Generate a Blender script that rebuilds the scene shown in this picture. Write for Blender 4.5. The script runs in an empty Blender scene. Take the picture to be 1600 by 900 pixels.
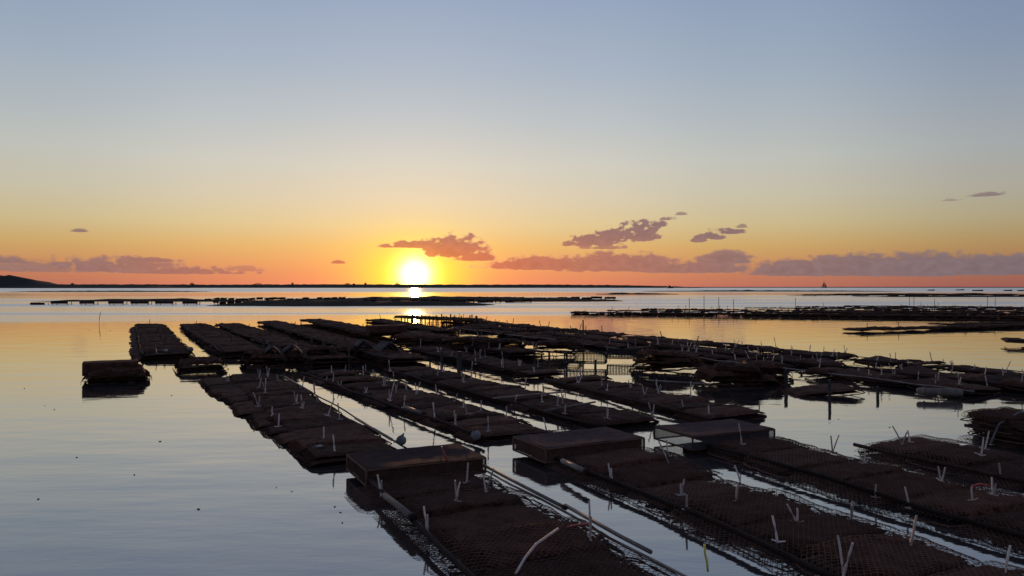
import bpy, math, random
import numpy as np
from mathutils import Vector, Matrix, noise

R = math.radians
rng = random.Random(7)
S = bpy.context.scene
COL = S.collection

# ------------------------------------------------------------------ camera
CAM_H = 1.6
F = 1200.0                                   # focal length in photo pixels (1600 wide)
cam = bpy.data.cameras.new('camera')
cam.lens = 27.0
cam.clip_end = 80000
cam.clip_start = 0.05
camo = bpy.data.objects.new('camera', cam)
COL.objects.link(camo)
camo.location = (0, 0, CAM_H)
camo.rotation_euler = (R(90), 0, 0)
cam.shift_y = -0.0006
S.camera = camo

# ------------------------------------------------------------------ light and sky
SUN_AZ, SUN_EL = -7.2, 0.95
S.view_settings.view_transform = 'Standard'
S.view_settings.look = 'None'
S.view_settings.gamma = 1
S.view_settings.use_curve_mapping = False
S.view_settings.exposure = 0.0

sun = bpy.data.lights.new('sun', 'SUN')
sun.energy = 1.3
sun.angle = R(0.5)
sun.color = (1.0, 0.50, 0.22)
suno = bpy.data.objects.new('sun', sun)
COL.objects.link(suno)
sd = Vector((math.sin(R(SUN_AZ)) * math.cos(R(SUN_EL)), math.cos(R(SUN_AZ)) * math.cos(R(SUN_EL)), math.sin(R(SUN_EL))))
suno.rotation_euler = sd.to_track_quat('Z', 'Y').to_euler()


def lin(c):
    o = []
    for v in c:
        v /= 255.0
        o.append(v / 12.92 if v <= 0.04045 else ((v + 0.055) / 1.055) ** 2.4)
    return tuple(o) + (1.0,)


class NT:
    """small helper to write node graphs as expressions"""
    def __init__(self, tree):
        self.t = tree

    def n(self, typ, **kw):
        nd = self.t.nodes.new(typ)
        for k, v in kw.items():
            setattr(nd, k, v)
        return nd

    def link(self, a, b):
        if hasattr(a, 'is_output'):
            self.t.links.new(a, b)
        else:
            b.default_value = a

    def m(self, op, a, b=0.0, c=0.0, clamp=False):
        nd = self.n('ShaderNodeMath', operation=op, use_clamp=clamp)
        for i, v in enumerate((a, b, c)):
            self.link(v, nd.inputs[i])
        return nd.outputs[0]

    def mix(self, f, a, b, blend='MIX'):
        nd = self.n('ShaderNodeMix', data_type='RGBA', blend_type=blend)
        self.link(f, nd.inputs['Factor'])
        self.link(a, nd.inputs[6])
        self.link(b, nd.inputs[7])
        return nd.outputs[2]

    def ramp(self, f, stops, interp='LINEAR'):
        nd = self.n('ShaderNodeValToRGB')
        cr = nd.color_ramp
        cr.interpolation = interp
        while len(cr.elements) > 1:
            cr.elements.remove(cr.elements[-1])
        cr.elements[0].position = stops[0][0]
        cr.elements[0].color = stops[0][1]
        for p, c in stops[1:]:
            e = cr.elements.new(p)
            e.color = c
        self.link(f, nd.inputs[0])
        return nd.outputs[0]

    def step(self, v, lo, hi):
        nd = self.n('ShaderNodeMapRange', interpolation_type='SMOOTHSTEP')
        self.link(v, nd.inputs[0])
        nd.inputs[1].default_value = lo
        nd.inputs[2].default_value = hi
        return nd.outputs[0]

    def noise(self, vec, scale, detail=4, rough=0.5):
        nd = self.n('ShaderNodeTexNoise')
        if vec is not None:
            self.link(vec, nd.inputs['Vector'])
        nd.inputs['Scale'].default_value = scale
        nd.inputs['Detail'].default_value = detail
        nd.inputs['Roughness'].default_value = rough
        return nd.outputs[0]

    def comb(self, x, y, z=0.0):
        nd = self.n('ShaderNodeCombineXYZ')
        for i, v in enumerate((x, y, z)):
            self.link(v, nd.inputs[i])
        return nd.outputs[0]


world = bpy.data.worlds.new("World")
S.world = world
world.use_nodes = True
W = NT(world.node_tree)
for nd in list(world.node_tree.nodes):
    world.node_tree.nodes.remove(nd)
tc = W.n('ShaderNodeTexCoord')
sx = W.n('ShaderNodeSeparateXYZ')
world.node_tree.links.new(tc.outputs['Generated'], sx.inputs[0])
DX, DY, DZ = sx.outputs
az = W.m('MULTIPLY', W.m('ARCTAN2', DX, DY), 180 / math.pi)
el = W.m('MULTIPLY', W.m('ARCSINE', DZ), 180 / math.pi)
daz = W.m('ABSOLUTE', W.m('SUBTRACT', az, SUN_AZ))
daz = W.m('MINIMUM', daz, W.m('SUBTRACT', 360.0, daz))
# colour of the clear sky by height (degrees / 90)
grad = W.ramp(W.m('DIVIDE', el, 90.0, clamp=True), [
    (0.0, lin((188, 112, 102))), (0.9 / 90, lin((194, 122, 100))), (1.8 / 90, lin((206, 144, 100))),
    (3.0 / 90, lin((212, 170, 108))), (4.6 / 90, lin((214, 193, 146))), (6.5 / 90, lin((212, 200, 174))),
    (9.0 / 90, lin((205, 203, 192))), (12.0 / 90, lin((188, 194, 197))), (15.5 / 90, lin((170, 182, 197))),
    (21.0 / 90, lin((150, 166, 193))), (35 / 90, lin((128, 147, 180))), (60 / 90, lin((110, 128, 163))), (1.0, lin((102, 119, 154)))])
dim = W.ramp(W.m('DIVIDE', daz, 180.0), [
    (0.0, (1, 1, 1, 1)), (0.07, (0.95, 0.96, 0.97, 1)), (0.14, (.83, .86, .89, 1)), (0.23, (.60, .64, .74, 1)),
    (0.40, (.36, .48, .66, 1)), (1.0, (.24, .34, .52, 1))], 'EASE')
# the same dimming weakens overhead
dimf = W.m('SUBTRACT', 1.0, W.step(el, 15.0, 70.0))
clear = W.mix(W.m('MULTIPLY', dimf, 1.0), W.mix(1.0, grad, (.84, .85, .86, 1), 'MULTIPLY'), W.mix(1.0, grad, dim, 'MULTIPLY'))
# glow round the sun (forward scattering)
dd = W.n('ShaderNodeVectorMath', operation='DOT_PRODUCT')
world.node_tree.links.new(tc.outputs['Generated'], dd.inputs[0])
dd.inputs[1].default_value = sd
ang = W.m('MULTIPLY', W.m('ARCCOSINE', W.m('MINIMUM', dd.outputs['Value'], 1.0)), 180 / math.pi)
core = W.m('MULTIPLY', 8.0, W.m('EXPONENT', W.m('MULTIPLY', -1.0, W.m('POWER', W.m('DIVIDE', ang, 0.82), 1.5))))
hang = W.m('SQRT', W.m('ADD', W.m('POWER', W.m('MULTIPLY', daz, .82), 2.0), W.m('POWER', W.m('MULTIPLY', W.m('SUBTRACT', el, SUN_EL), 1.25), 2.0)))
halo = W.m('MULTIPLY', 1.6, W.m('EXPONENT', W.m('MULTIPLY', -1.0, W.m('POWER', W.m('DIVIDE', hang, 3.0), 1.9))))
wide = W.m('MULTIPLY', 0.12, W.m('EXPONENT', W.m('DIVIDE', ang, -8.0)))
glow = W.mix(1.0, W.mix(1.0, (1, .84, .36, 1), W.comb(core, core, core), 'MULTIPLY'),
             W.mix(1.0, (1.0, .72, .28, 1), W.comb(wide, wide, wide), 'MULTIPLY'), 'ADD')
clear = W.mix(W.m('MINIMUM', W.m('MULTIPLY', halo, .62), 1.0), clear, (1.12, .90, .01, 1))

# clouds: (azimuth, elevation, half width, half height, ragged, density) in degrees, flat underneath
def pa(px): return math.degrees(math.atan((px - 800) / F))
def pe(py): return math.degrees(math.atan((449 - py) / F))
cl = [  # px centre, py base, half width px, height px, raggedness, opacity
    (712, 396, 60, 32, .8, 1), (650, 386, 60, 10, .8, .9), (745, 405, 40, 16, .6, .85),
    (850, 418, 105, 20, .6, .92), (960, 420, 120, 28, .6, .95), (1080, 424, 110, 18, .6, .8),
    (1130, 410, 55, 20, .5, .9), (1250, 428, 100, 26, .6, .95), (1330, 427, 120, 34, .55, 1),
    (1440, 428, 130, 38, .45, 1), (1570, 428, 150, 34, .4, 1), (1730, 430, 170, 36, .4, 1), (1960, 430, 220, 34, .5, 1),
    (930, 381, 46, 18, 1.3, 1), (965, 375, 46, 22, 1.3, 1), (1000, 372, 34, 26, 1.2, 1), (896, 383, 26, 9, 1.4, .8), (1028, 354, 20, 9, 1.2, .85), (1046, 345, 16, 6, 1.1, .7), (1062, 338, 12, 5, 1.1, .6), (945, 388, 34, 8, 1.5, .7),
    (1092, 378, 16, 13, 1.3, .95), (1112, 374, 22, 13, 1.3, .95), (1138, 367, 24, 9, 1.3, .85), (1158, 359, 12, 5, 1.2, .6),
    (1545, 327, 32, 7, .9, .6), (1485, 331, 20, 5, .9, .5),
    (170, 424, 130, 24, .8, .8), (80, 426, 140, 20, .7, .6), (290, 428, 120, 12, .8, .8), (230, 412, 60, 8, .9, .8),
    (528, 412, 14, 5, .6, .8), (125, 373, 18, 6, .8, .7), (375, 424, 40, 10, .8, .6), (10, 416, 50, 12, .7, .7),
    (-160, 424, 160, 24, .6, .8)]
wn = W.comb(W.m('MULTIPLY', az, 1.0), W.m('MULTIPLY', el, 1.55), 0.0)
n1 = W.m('SUBTRACT', W.noise(wn, 1.4, 6, .5), 0.5)
n2 = W.m('SUBTRACT', W.noise(wn, 0.33, 3, .5), 0.5)
nz = W.m('ADD', W.m('MULTIPLY', n1, 3.2), W.m('MULTIPLY', n2, 1.4))
best = None
for (cx, cy, hw, hh, rag, op) in cl:
    a0, e0 = pa(cx), pe(cy)
    k = math.cos(R(a0)) ** 2
    sa, se = math.degrees(hw / F) * k, math.degrees(hh * 1.04 / F) * k
    u = W.m('POWER', W.m('DIVIDE', W.m('SUBTRACT', az, a0), sa), 2.0)
    v = W.m('DIVIDE', W.m('SUBTRACT', el, e0), se)
    vb = W.m('MAXIMUM', v, W.m('MULTIPLY', v, -4.5))
    f = W.m('SUBTRACT', W.m('MULTIPLY_ADD', nz, rag, 1.05), W.m('ADD', u, W.m('POWER', vb, 2.0)))
    f = W.m('MULTIPLY', W.m('MULTIPLY', f, 1.5, clamp=True), op)
    best = f if best is None else W.m('MAXIMUM', best, f)
cmask = W.m('SMOOTH_MIN', best, 1.0, 0.1, clamp=True)
cmask = W.step(best, 0.0, 0.85)
sep = W.m('DIVIDE', daz, 45.0, clamp=True)
ccol = W.ramp(sep, [(0.0, lin((220, 122, 74))), (.12, lin((200, 108, 88))), (.3, lin((172, 112, 100))), (.55, lin((140, 112, 114))), (.85, lin((126, 110, 117))), (1.0, lin((120, 107, 116)))])
ccol = W.mix(W.m('MULTIPLY', W.step(el, 2.2, 4.6), 0.75), ccol, lin((130, 104, 110)))
cvar = W.m('MULTIPLY_ADD', n1, 0.55, 1.0)
ccol = W.mix(1.0, ccol, W.comb(cvar, cvar, cvar), 'MULTIPLY')
skyc = W.mix(1.0, clear, W.mix(1.0, glow, (1, 1, 1, 1), 'MULTIPLY'), 'ADD')
thin = W.mix(1.0, ccol, W.mix(1.0, glow, (.22, .16, .1, 1), 'MULTIPLY'), 'ADD')
rim = W.m('MULTIPLY', W.m('MULTIPLY', W.m('MULTIPLY', cmask, W.m('SUBTRACT', 1.0, cmask)), 4.0), W.m('MULTIPLY', .2, W.m('EXPONENT', W.m('DIVIDE', ang, -9.0))))
skyc = W.mix(W.m('MULTIPLY', cmask, 0.97), skyc, thin)
skyc = W.mix(1.0, skyc, W.mix(1.0, (1, .62, .34, 1), W.comb(rim, rim, rim), 'MULTIPLY'), 'ADD')
nish = W.n('ShaderNodeTexSky', sky_type='NISHITA', sun_disc=False)
nish.sun_elevation = R(SUN_EL)
nish.sun_rotation = R(SUN_AZ)
nish.air_density, nish.dust_density, nish.ozone_density = 1.0, .6, 2.0
bg1 = W.n('ShaderNodeBackground')
bg2 = W.n('ShaderNodeBackground')
W.link(skyc, bg1.inputs[0])
bg1.inputs[1].default_value = 0.94
W.link(nish.outputs[0], bg2.inputs[0])
W.link(W.m('MULTIPLY_ADD', cmask, -0.02, 0.03), bg2.inputs[1])
ad = W.n('ShaderNodeAddShader')
wo = W.n('ShaderNodeOutputWorld')
world.node_tree.links.new(bg1.outputs[0], ad.inputs[0])
world.node_tree.links.new(bg2.outputs[0], ad.inputs[1])
world.node_tree.links.new(ad.outputs[0], wo.inputs[0])
world.cycles.sampling_method = 'MANUAL'
world.cycles.sample_map_resolution = 2048

# ------------------------------------------------------------------ materials
def mat(name, c1, c2, rough=0.7, scale=20.0, bump=0.3, spec=0.4, dist=0.01, metal=0.0, c3=None, space='Object'):
    m = bpy.data.materials.new(name)
    m.use_nodes = True
    t = NT(m.node_tree)
    b = m.node_tree.nodes['Principled BSDF']
    co = t.n('ShaderNodeTexCoord').outputs[space]
    oi = t.n('ShaderNodeObjectInfo').outputs['Random']
    sh = t.n('ShaderNodeVectorMath', operation='ADD')
    t.link(co, sh.inputs[0])
    t.link(t.comb(t.m('MULTIPLY', oi, 17.0), t.m('MULTIPLY', oi, 41.0), t.m('MULTIPLY', oi, 5.0)), sh.inputs[1])
    v = sh.outputs[0]
    a = t.noise(v, scale, 6, .6)
    d = t.noise(v, scale * .22, 3, .5)
    f = t.step(t.m('ADD', t.m('MULTIPLY', a, .6), t.m('MULTIPLY', d, .5)), 0.35, 0.75)
    col = t.mix(f, c1 + (1,), c2 + (1,))
    if c3:
        col = t.mix(t.step(t.noise(v, scale * 2.7, 2, .5), .62, .72), col, c3 + (1,))
    hv = t.m('MULTIPLY_ADD', oi, .75, .62)
    col = t.mix(1.0, col, t.comb(hv, hv, hv), 'MULTIPLY')
    t.link(col, b.inputs['Base Color'])
    t.link(t.m('MULTIPLY_ADD', a, .3, rough - .15), b.inputs['Roughness'])
    b.inputs['Specular IOR Level'].default_value = spec
    b.inputs['Metallic'].default_value = metal
    bp = t.n('ShaderNodeBump')
    bp.inputs['Strength'].default_value = bump
    bp.inputs['Distance'].default_value = dist
    t.link(a, bp.inputs['Height'])
    t.link(bp.outputs[0], b.inputs['Normal'])
    return m


M = {
    'net': mat('black_plastic_netting', (.095, .042, .027), (.18, .086, .058), .7, 30, .2, .08),
    'netbag': mat('wet_mesh_bag', (.038, .014, .009), (.105, .042, .026), .85, 34, .5, .06, .02),
    'oysters': mat('wet_oysters', (.044, .015, .008), (.12, .046, .027), .8, 45, .35, .06, .008, c3=(.10, .06, .045)),
    'cratetop': mat('fine_mesh_lid', (.050, .026, .024), (.095, .052, .048), .95, 60, .4, .05),
    'finenet': mat('weathered_netting', (.08, .062, .055), (.17, .135, .12), .6, 60, .2, .4),
    'peg': mat('pale_split_wood', (.48, .33, .26), (.74, .54, .44), .6, 60, .3, .4),
    'pegred': mat('red_plastic', (.45, .05, .04), (.55, .09, .07), .5, 60, .1, .4),
    'pegyel': mat('yellow_cord', (.55, .42, .04), (.65, .5, .08), .5, 60, .1, .4),
    'pipe': mat('dark_algae_pipe', (.018, .008, .006), (.055, .026, .018), .8, 18, .6, .12),
    'palepipe': mat('pale_plastic_pipe', (.13, .08, .06), (.30, .205, .155), .6, 9, .35, .25),
    'steel': mat('rusted_rebar', (.02, .013, .010), (.07, .038, .024), .7, 30, .4, .3),
    'float': mat('weathered_float', (.20, .165, .145), (.36, .30, .27), .7, 12, .3, .4),
    'rope': mat('grey_rope', (.10, .085, .075), (.24, .20, .18), .8, 90, .5, .2),
    'wood': mat('wet_wood_post', (.03, .02, .016), (.09, .06, .045), .7, 22, .6, .3),
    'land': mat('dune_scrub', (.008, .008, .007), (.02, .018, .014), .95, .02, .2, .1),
    'mud': mat('wet_mud', (.016, .010, .008), (.04, .026, .02), .95, .7, .5, .05, .1),
    'greybag': mat('silted_bag', (.045, .026, .022), (.11, .066, .056), .9, 26, .6, .3, .02),
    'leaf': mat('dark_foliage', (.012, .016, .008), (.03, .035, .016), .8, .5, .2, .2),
    'hull': mat('dark_hull', (.02, .018, .018), (.04, .035, .035), .5, 1, .1, .4),
    'sail': mat('dull_sail', (.20, .15, .14), (.28, .2, .18), .8, .4, .1, .2),
    'weed': mat('floating_weed', (.02, .016, .01), (.05, .04, .02), .7, 40, .3, .3),
}

# water: muddy tidal water, calm in front, a breeze further out
def make_water_mat():
    m = bpy.data.materials.new('tidal_water')
    m.use_nodes = True
    nt = m.node_tree
    t = NT(nt)
    for nd in list(nt.nodes):
        nt.nodes.remove(nd)
    out = t.n('ShaderNodeOutputMaterial')
    geo = t.n('ShaderNodeNewGeometry')
    sp = t.n('ShaderNodeSeparateXYZ')
    nt.links.new(geo.outputs['Position'], sp.inputs[0])
    X, Y, Z = sp.outputs
    big = t.noise(t.comb(t.m('MULTIPLY', X, .018), t.m('MULTIPLY', Y, .07)), 1.0, 4, .55)
    yy = t.m('ADD', Y, t.m('MULTIPLY', t.m('SUBTRACT', big, .5), 26.0))
    yy = t.m('ADD', yy, t.m('MULTIPLY', X, -.25))
    breeze = t.m('MULTIPLY', t.step(yy, 36, 50), t.m('SUBTRACT', 1.0, t.m('MULTIPLY', t.step(yy, 100, 160), .75)))
    farw = t.step(Y, 190, 330)
    patch = t.step(t.noise(t.comb(t.m('MULTIPLY', X, .012), t.m('MULTIPLY', Y, .10)), 1.0, 3, .5), .42, .6)
    breeze = t.m('MULTIPLY', breeze, t.m('MULTIPLY_ADD', patch, .6, .4))
    breeze = t.m('MAXIMUM', breeze, farw)
    # heights
    slow = t.noise(t.comb(t.m('MULTIPLY', X, .55), t.m('MULTIPLY', Y, 1.2)), 1.0, 2, .5)
    med = t.noise(t.comb(t.m('MULTIPLY', X, 2.0), t.m('MULTIPLY', Y, 5.2)), 1.0, 3, .5)
    fine = t.noise(t.comb(t.m('MULTIPLY', X, 7.0), t.m('MULTIPLY', Y, 16.0)), 1.0, 3, .55)
    near = t.m('SUBTRACT', 1.0, t.step(Y, 8, 22))
    h = t.m('ADD', t.m('MULTIPLY', slow, .009), t.m('MULTIPLY', med, t.m('MULTIPLY_ADD', near, .0012, .0012)))
    h = t.m('ADD', h, t.m('MULTIPLY', fine, t.m('MULTIPLY_ADD', near, .0004, .0)))
    h = t.m('ADD', h, t.m('MULTIPLY', med, t.m('MULTIPLY', breeze, .045)))
    bp = t.n('ShaderNodeBump')
    bp.inputs['Strength'].default_value = 1.0
    bp.inputs['Distance'].default_value = 1.0
    t.link(h, bp.inputs['Height'])
    gl = t.n('ShaderNodeBsdfGlossy')
    gl.inputs['Color'].default_value = (1.0, .965, .925, 1)
    t.link(t.m('MULTIPLY_ADD', breeze, .26, .045), gl.inputs['Roughness'])
    nt.links.new(bp.outputs[0], gl.inputs['Normal'])
    df = t.n('ShaderNodeBsdfDiffuse')
    df.inputs['Color'].default_value = (.06, .045, .04, 1)
    fr = t.n('ShaderNodeFresnel')
    fr.inputs['IOR'].default_value = 1.33
    nt.links.new(bp.outputs[0], fr.inputs['Normal'])
    fac = t.m('POWER', fr.outputs[0], .42, clamp=True)
    mx = t.n('ShaderNodeMixShader')
    t.link(fac, mx.inputs[0])
    nt.links.new(df.outputs[0], mx.inputs[1])
    nt.links.new(gl.outputs[0], mx.inputs[2])
    nt.links.new(mx.outputs[0], out.inputs[0])
    return m


M['water'] = make_water_mat()

# ------------------------------------------------------------------ mesh helpers
class MB:
    def __init__(self):
        self.v, self.f = [], []

    def add(self, vs, fs):
        o = len(self.v)
        self.v.extend(tuple(p) for p in vs)
        self.f.extend(tuple(i + o for i in f) for f in fs)

    def box(self, c, s, rz=0.0, ry=0.0, rx=0.0):
        m = Matrix.Translation(c) @ Matrix.Rotation(rz, 4, 'Z') @ Matrix.Rotation(ry, 4, 'Y') @ Matrix.Rotation(rx, 4, 'X')
        vs = [m @ Vector((x * s[0] / 2, y * s[1] / 2, z * s[2] / 2)) for x in (-1, 1) for y in (-1, 1) for z in (-1, 1)]
        self.add(vs, [(0, 1, 3, 2), (4, 6, 7, 5), (0, 4, 5, 1), (2, 3, 7, 6), (0, 2, 6, 4), (1, 5, 7, 3)])

    def tube(self, pts, r, n=8):
        pts = [Vector(p) for p in pts]
        rs = r if isinstance(r, (list, tuple)) else [r] * len(pts)
        vs, fs = [], []
        for i, p in enumerate(pts):
            d = (pts[min(i + 1, len(pts) - 1)] - pts[max(i - 1, 0)]).normalized()
            a = d.cross(Vector((0, 0, 1)))
            if a.length < .05:
                a = d.cross(Vector((1, 0, 0)))
            a.normalize()
            b = d.cross(a)
            for k in range(n):
                t = 2 * math.pi * k / n
                vs.append(p + (a * math.cos(t) + b * math.sin(t)) * rs[i])
        for i in range(len(pts) - 1):
            for k in range(n):
                fs.append((i * n + k, i * n + (k + 1) % n, (i + 1) * n + (k + 1) % n, (i + 1) * n + k))
        fs.append(tuple(range(n))[::-1])
        fs.append(tuple((len(pts) - 1) * n + k for k in range(n)))
        self.add(vs, fs)

    def lathe(self, prof, c=(0, 0, 0), n=16, axis='Z'):
        vs, fs = [], []
        for (r, z) in prof:
            for k in range(n):
                t = 2 * math.pi * k / n
                p = (r * math.cos(t), r * math.sin(t), z)
                if axis == 'X':
                    p = (p[2], p[0], p[1])
                vs.append((p[0] + c[0], p[1] + c[1], p[2] + c[2]))
        for i in range(len(prof) - 1):
            for k in range(n):
                fs.append((i * n + k, i * n + (k + 1) % n, (i + 1) * n + (k + 1) % n, (i + 1) * n + k))
        fs.append(tuple(range(n))[::-1])
        fs.append(tuple((len(prof) - 1) * n + k for k in range(n)))
        self.add(vs, fs)

    def strands(self, A, B, r):
        """three-sided strands between the points A and B (arrays n x 3)"""
        A, B = np.asarray(A, float), np.asarray(B, float)
        d = B - A
        L = np.linalg.norm(d, axis=1, keepdims=True)
        d = d / np.maximum(L, 1e-9)
        up = np.tile(np.array([[0, 0, 1.0]]), (len(A), 1))
        up[np.abs(d[:, 2]) > .9] = (0, 1, 0)
        s = np.cross(d, up)
        s /= np.linalg.norm(s, axis=1, keepdims=True)
        n = np.cross(s, d)
        offs = [n * r, -n * r * .5 + s * r * .87, -n * r * .5 - s * r * .87]
        P = np.stack([A + o for o in offs] + [B + o for o in offs], 1).reshape(-1, 3)
        o = len(self.v)
        self.v.extend(map(tuple, P.tolist()))
        for i in range(len(A)):
            q = o + 6 * i
            self.f += [(q, q + 1, q + 4, q + 3), (q + 1, q + 2, q + 5, q + 4), (q + 2, q, q + 3, q + 5)]

    def mesh(self, name, m, smooth=False):
        me = bpy.data.meshes.new(name)
        me.from_pydata(self.v, [], self.f)
        me.materials.append(m)
        if smooth:
            me.polygons.foreach_set('use_smooth', [True] * len(me.polygons))
        me.update()
        return me


def link(name, me, parent=None, loc=(0, 0, 0), rot=(0, 0, 0), sc=(1, 1, 1)):
    o = bpy.data.objects.new(name, me)
    COL.objects.link(o)
    if parent is not None:
        o.parent = parent
    o.location, o.rotation_euler, o.scale = loc, rot, sc
    return o


def tag(o, label=None, cat=None, group=None, kind=None):
    if label: o['label'] = label
    if cat: o['category'] = cat
    if group: o['group'] = group
    if kind: o['kind'] = kind
    return o


def nz3(x, y, z=0.0):
    return noise.noise(Vector((x, y, z)))


TH = R(25.8)                                  # the rows run away to the left of the view
CU, SU = math.cos(TH), math.sin(TH)
def P(u, v, z=0.0):                           # row grid: u along the rows (away), v across (right)
    return Vector((-SU * u + CU * v, CU * u + SU * v, z))
def at(px, py, z=0.0):                        # ground point that the photograph shows at a pixel, z above water
    d = (CAM_H - z) * F / (py - 449)
    return Vector(((px - 800) / F * d, d, z))

ORD = ['', 'first', 'second', 'third', 'fourth', 'fifth', 'sixth', 'seventh', 'eighth', 'ninth', 'tenth', 'eleventh', 'twelfth',
       'thirteenth', 'fourteenth', 'fifteenth', 'sixteenth', 'seventeenth', 'eighteenth', 'nineteenth', 'twentieth']

# ------------------------------------------------------------------ the water
wm = MB()
ys = [-40, -10, 0, 5, 10, 20, 40, 80, 160, 320, 640, 1300, 2600, 6000, 15000, 40000]
xs = [-40000, -9000, -2500, -800, -250, -80, -25, -8, 0, 8, 25, 80, 250, 800, 2500, 9000, 40000]
wm.add([(x, y, 0) for y in ys for x in xs],
       [(j * len(xs) + i, j * len(xs) + i + 1, (j + 1) * len(xs) + i + 1, (j + 1) * len(xs) + i)
        for j in range(len(ys) - 1) for i in range(len(xs) - 1)])
tag(link('water', wm.mesh('water', M['water'])), 'calm tidal water mirroring the sunset sky', kind='structure')

# ------------------------------------------------------------------ oyster bags, three levels of detail
BW, BL, BT = 1.0, 0.5, 0.055                  # width across the row, length along it, thickness

def pillow(x, y, seed, t=BT):
    a = max(0.0, 1 - abs(2 * x / BW) ** 4)
    b = max(0.0, 1 - abs(2 * y / BL) ** 12)
    return t * (a * b) ** .4 * (1 + .35 * nz3(x * 5 + seed, y * 6, seed)) + .007 * nz3(x * 14, y * 14 + seed, 3.0)

def inside(x, y, m=0.0):
    ax, ay = abs(x) / (BW / 2 - m), abs(y) / (BL / 2 - m)
    return ax ** 7 + ay ** 7 <= 1

def lattice(mb, fz, dx, dy, r, keep):
    nx, ny = int(BW / dx) + 2, int(BL / dy) + 2
    A, B = [], []
    def node(i, j):
        x, y = -BW / 2 + i * dx, -BL / 2 + j * dy
        return x, y
    for i in range(nx):
        for j in range(ny):
            if (i + j) % 2:
                continue
            x, y = node(i, j)
            if not keep(x, y):
                continue
            for sj in (-1, 1):
                x2, y2 = node(i + 1, j + sj)
                if keep(x2, y2):
                    A.append((x, y, fz(x, y)))
                    B.append((x2, y2, fz(x2, y2)))
    if A:
        mb.strands(A, B, r)

def hem(mb, z0, seed, r=.006):
    pts = []
    for k in range(49):
        t = 2 * math.pi * k / 48
        c, s = math.cos(t), math.sin(t)
        q = (abs(c) ** 7 + abs(s) ** 7) ** (-1 / 7)
        x, y = BW / 2 * c * q, BL / 2 * s * q
        pts.append((x, y, z0 + .012 * nz3(x * 14, y * 14 + seed, 3.0)))
    mb.tube(pts, r, 5)

def droop(x):                                 # the loose ends of a bag hang a little
    e = max(0.0, abs(x) - .36)
    return -1.9 * e * e

def near_bag(seed):
    mb = MB()
    lattice(mb, lambda x, y: .03 + pillow(x, y, seed) + droop(x), .0205, .0195, .0019, lambda x, y: inside(x, y, .002))
    lattice(mb, lambda x, y: .016 + droop(x) + .006 * nz3(x * 9, y * 9, seed), .0205, .0195, .0019,
            lambda x, y: inside(x, y, .002) and .22 < abs(x) < .42)
    hem(mb, .026 + droop(.5), seed)
    net = mb.mesh('bag_netting', M['net'])
    # oysters inside: a lumpy bed with shells on it
    ob = MB()
    rr = random.Random(seed * 13 + 1)
    l0, l1 = -.5 + rr.uniform(.11, .19), .5 - rr.uniform(.11, .20)
    gx, gy = 44, 22
    vs, fs = [], []
    for j in range(gy + 1):
        for i in range(gx + 1):
            x = l0 + (l1 - l0) * i / gx
            y = (-.5 + j / gy) * (BL - .03)
            w = .045 * nz3(y * 9 + seed, 2.2 * seed, 0)
            edge = min(i, gx - i) / 6.0
            x += w * (1 - min(1, edge))
            top = .028 + pillow(x, y, seed) - .007 + .004 * nz3(x * 40, y * 40, seed) + droop(x)
            lim = min(1.0, min(i, gx - i) / 2.5, min(j, gy - j) / 1.2)
            vs.append((x, y, .02 + droop(x) + max(0.001, (top - .02 - droop(x))) * lim))
    n = len(vs)
    for j in range(gy):
        for i in range(gx):
            a = j * (gx + 1) + i
            fs.append((a, a + 1, a + gx + 2, a + gx + 1))
    ob.add(vs, fs)
    ob.add([(v[0], v[1], .012 + droop(v[0])) for v in vs[:]][::1], [f[::-1] for f in fs])
    for k in range(150):
        x, y = rr.uniform(l0 - .03, l1 + .03), rr.uniform(-.22, .22)
        z = .016 + max(0, pillow(x, y, seed)) * .8 + droop(x)
        a, b, c = rr.uniform(.02, .038), rr.uniform(.014, .022), rr.uniform(.006, .012)
        m = Matrix.Translation((x, y, z)) @ Matrix.Rotation(rr.uniform(0, 6.3), 4, 'Z') @ Matrix.Rotation(rr.uniform(-.6, .6), 4, 'X')
        ob.add([m @ Vector(p) for p in ((a, 0, 0), (a * .4, b, 0), (-a * .6, b * .9, 0), (-a, 0, 0), (-a * .6, -b * .9, 0), (a * .4, -b, 0), (0, 0, c), (0, 0, -c))],
               [(i, (i + 1) % 6, 6) for i in range(6)] + [((i + 1) % 6, i, 7) for i in range(6)])
    return net, ob.mesh('oysters', M['oysters'], True)

def mid_bag(seed):
    mb = MB()
    gx, gy = 26, 14
    vs, fs = [], []
    e0, e1 = .05 + .05 * rng.random(), .05 + .06 * rng.random()
    for j in range(gy + 1):
        for i in range(gx + 1):
            x = (-.5 + e0) + (1 - e0 - e1) * i / gx
            y = (-.5 + j / gy) * (BL - .012)
            if i in (0, gx):
                x += .03 * nz3(y * 16, seed * 3.1, i)
            lim = min(1.0, min(i, gx - i) / 2.0, .72 + .28 * min(1, min(j, gy - j)))
            vs.append((x, y, .03 + droop(x) + lim * max(.004, pillow(x, y, seed) + .006 * nz3(x * 30, y * 30, seed))))
    for j in range(gy):
        for i in range(gx):
            a = j * (gx + 1) + i
            fs.append((a, a + 1, a + gx + 2, a + gx + 1))
    mb.add(vs, fs)
    mb.add([(v[0], v[1], .012 + droop(v[0])) for v in vs], [f[::-1] for f in fs])
    lattice(mb, lambda x, y: .03 + droop(x) + .5 * max(0, pillow(x, y, seed)), .025, .020, .004,
            lambda x, y: inside(x, y, .004) and abs(x) > .36)
    hem(mb, .026 + droop(.5), seed, .008)
    return mb.mesh('mesh_bag', M['netbag'])

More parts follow.
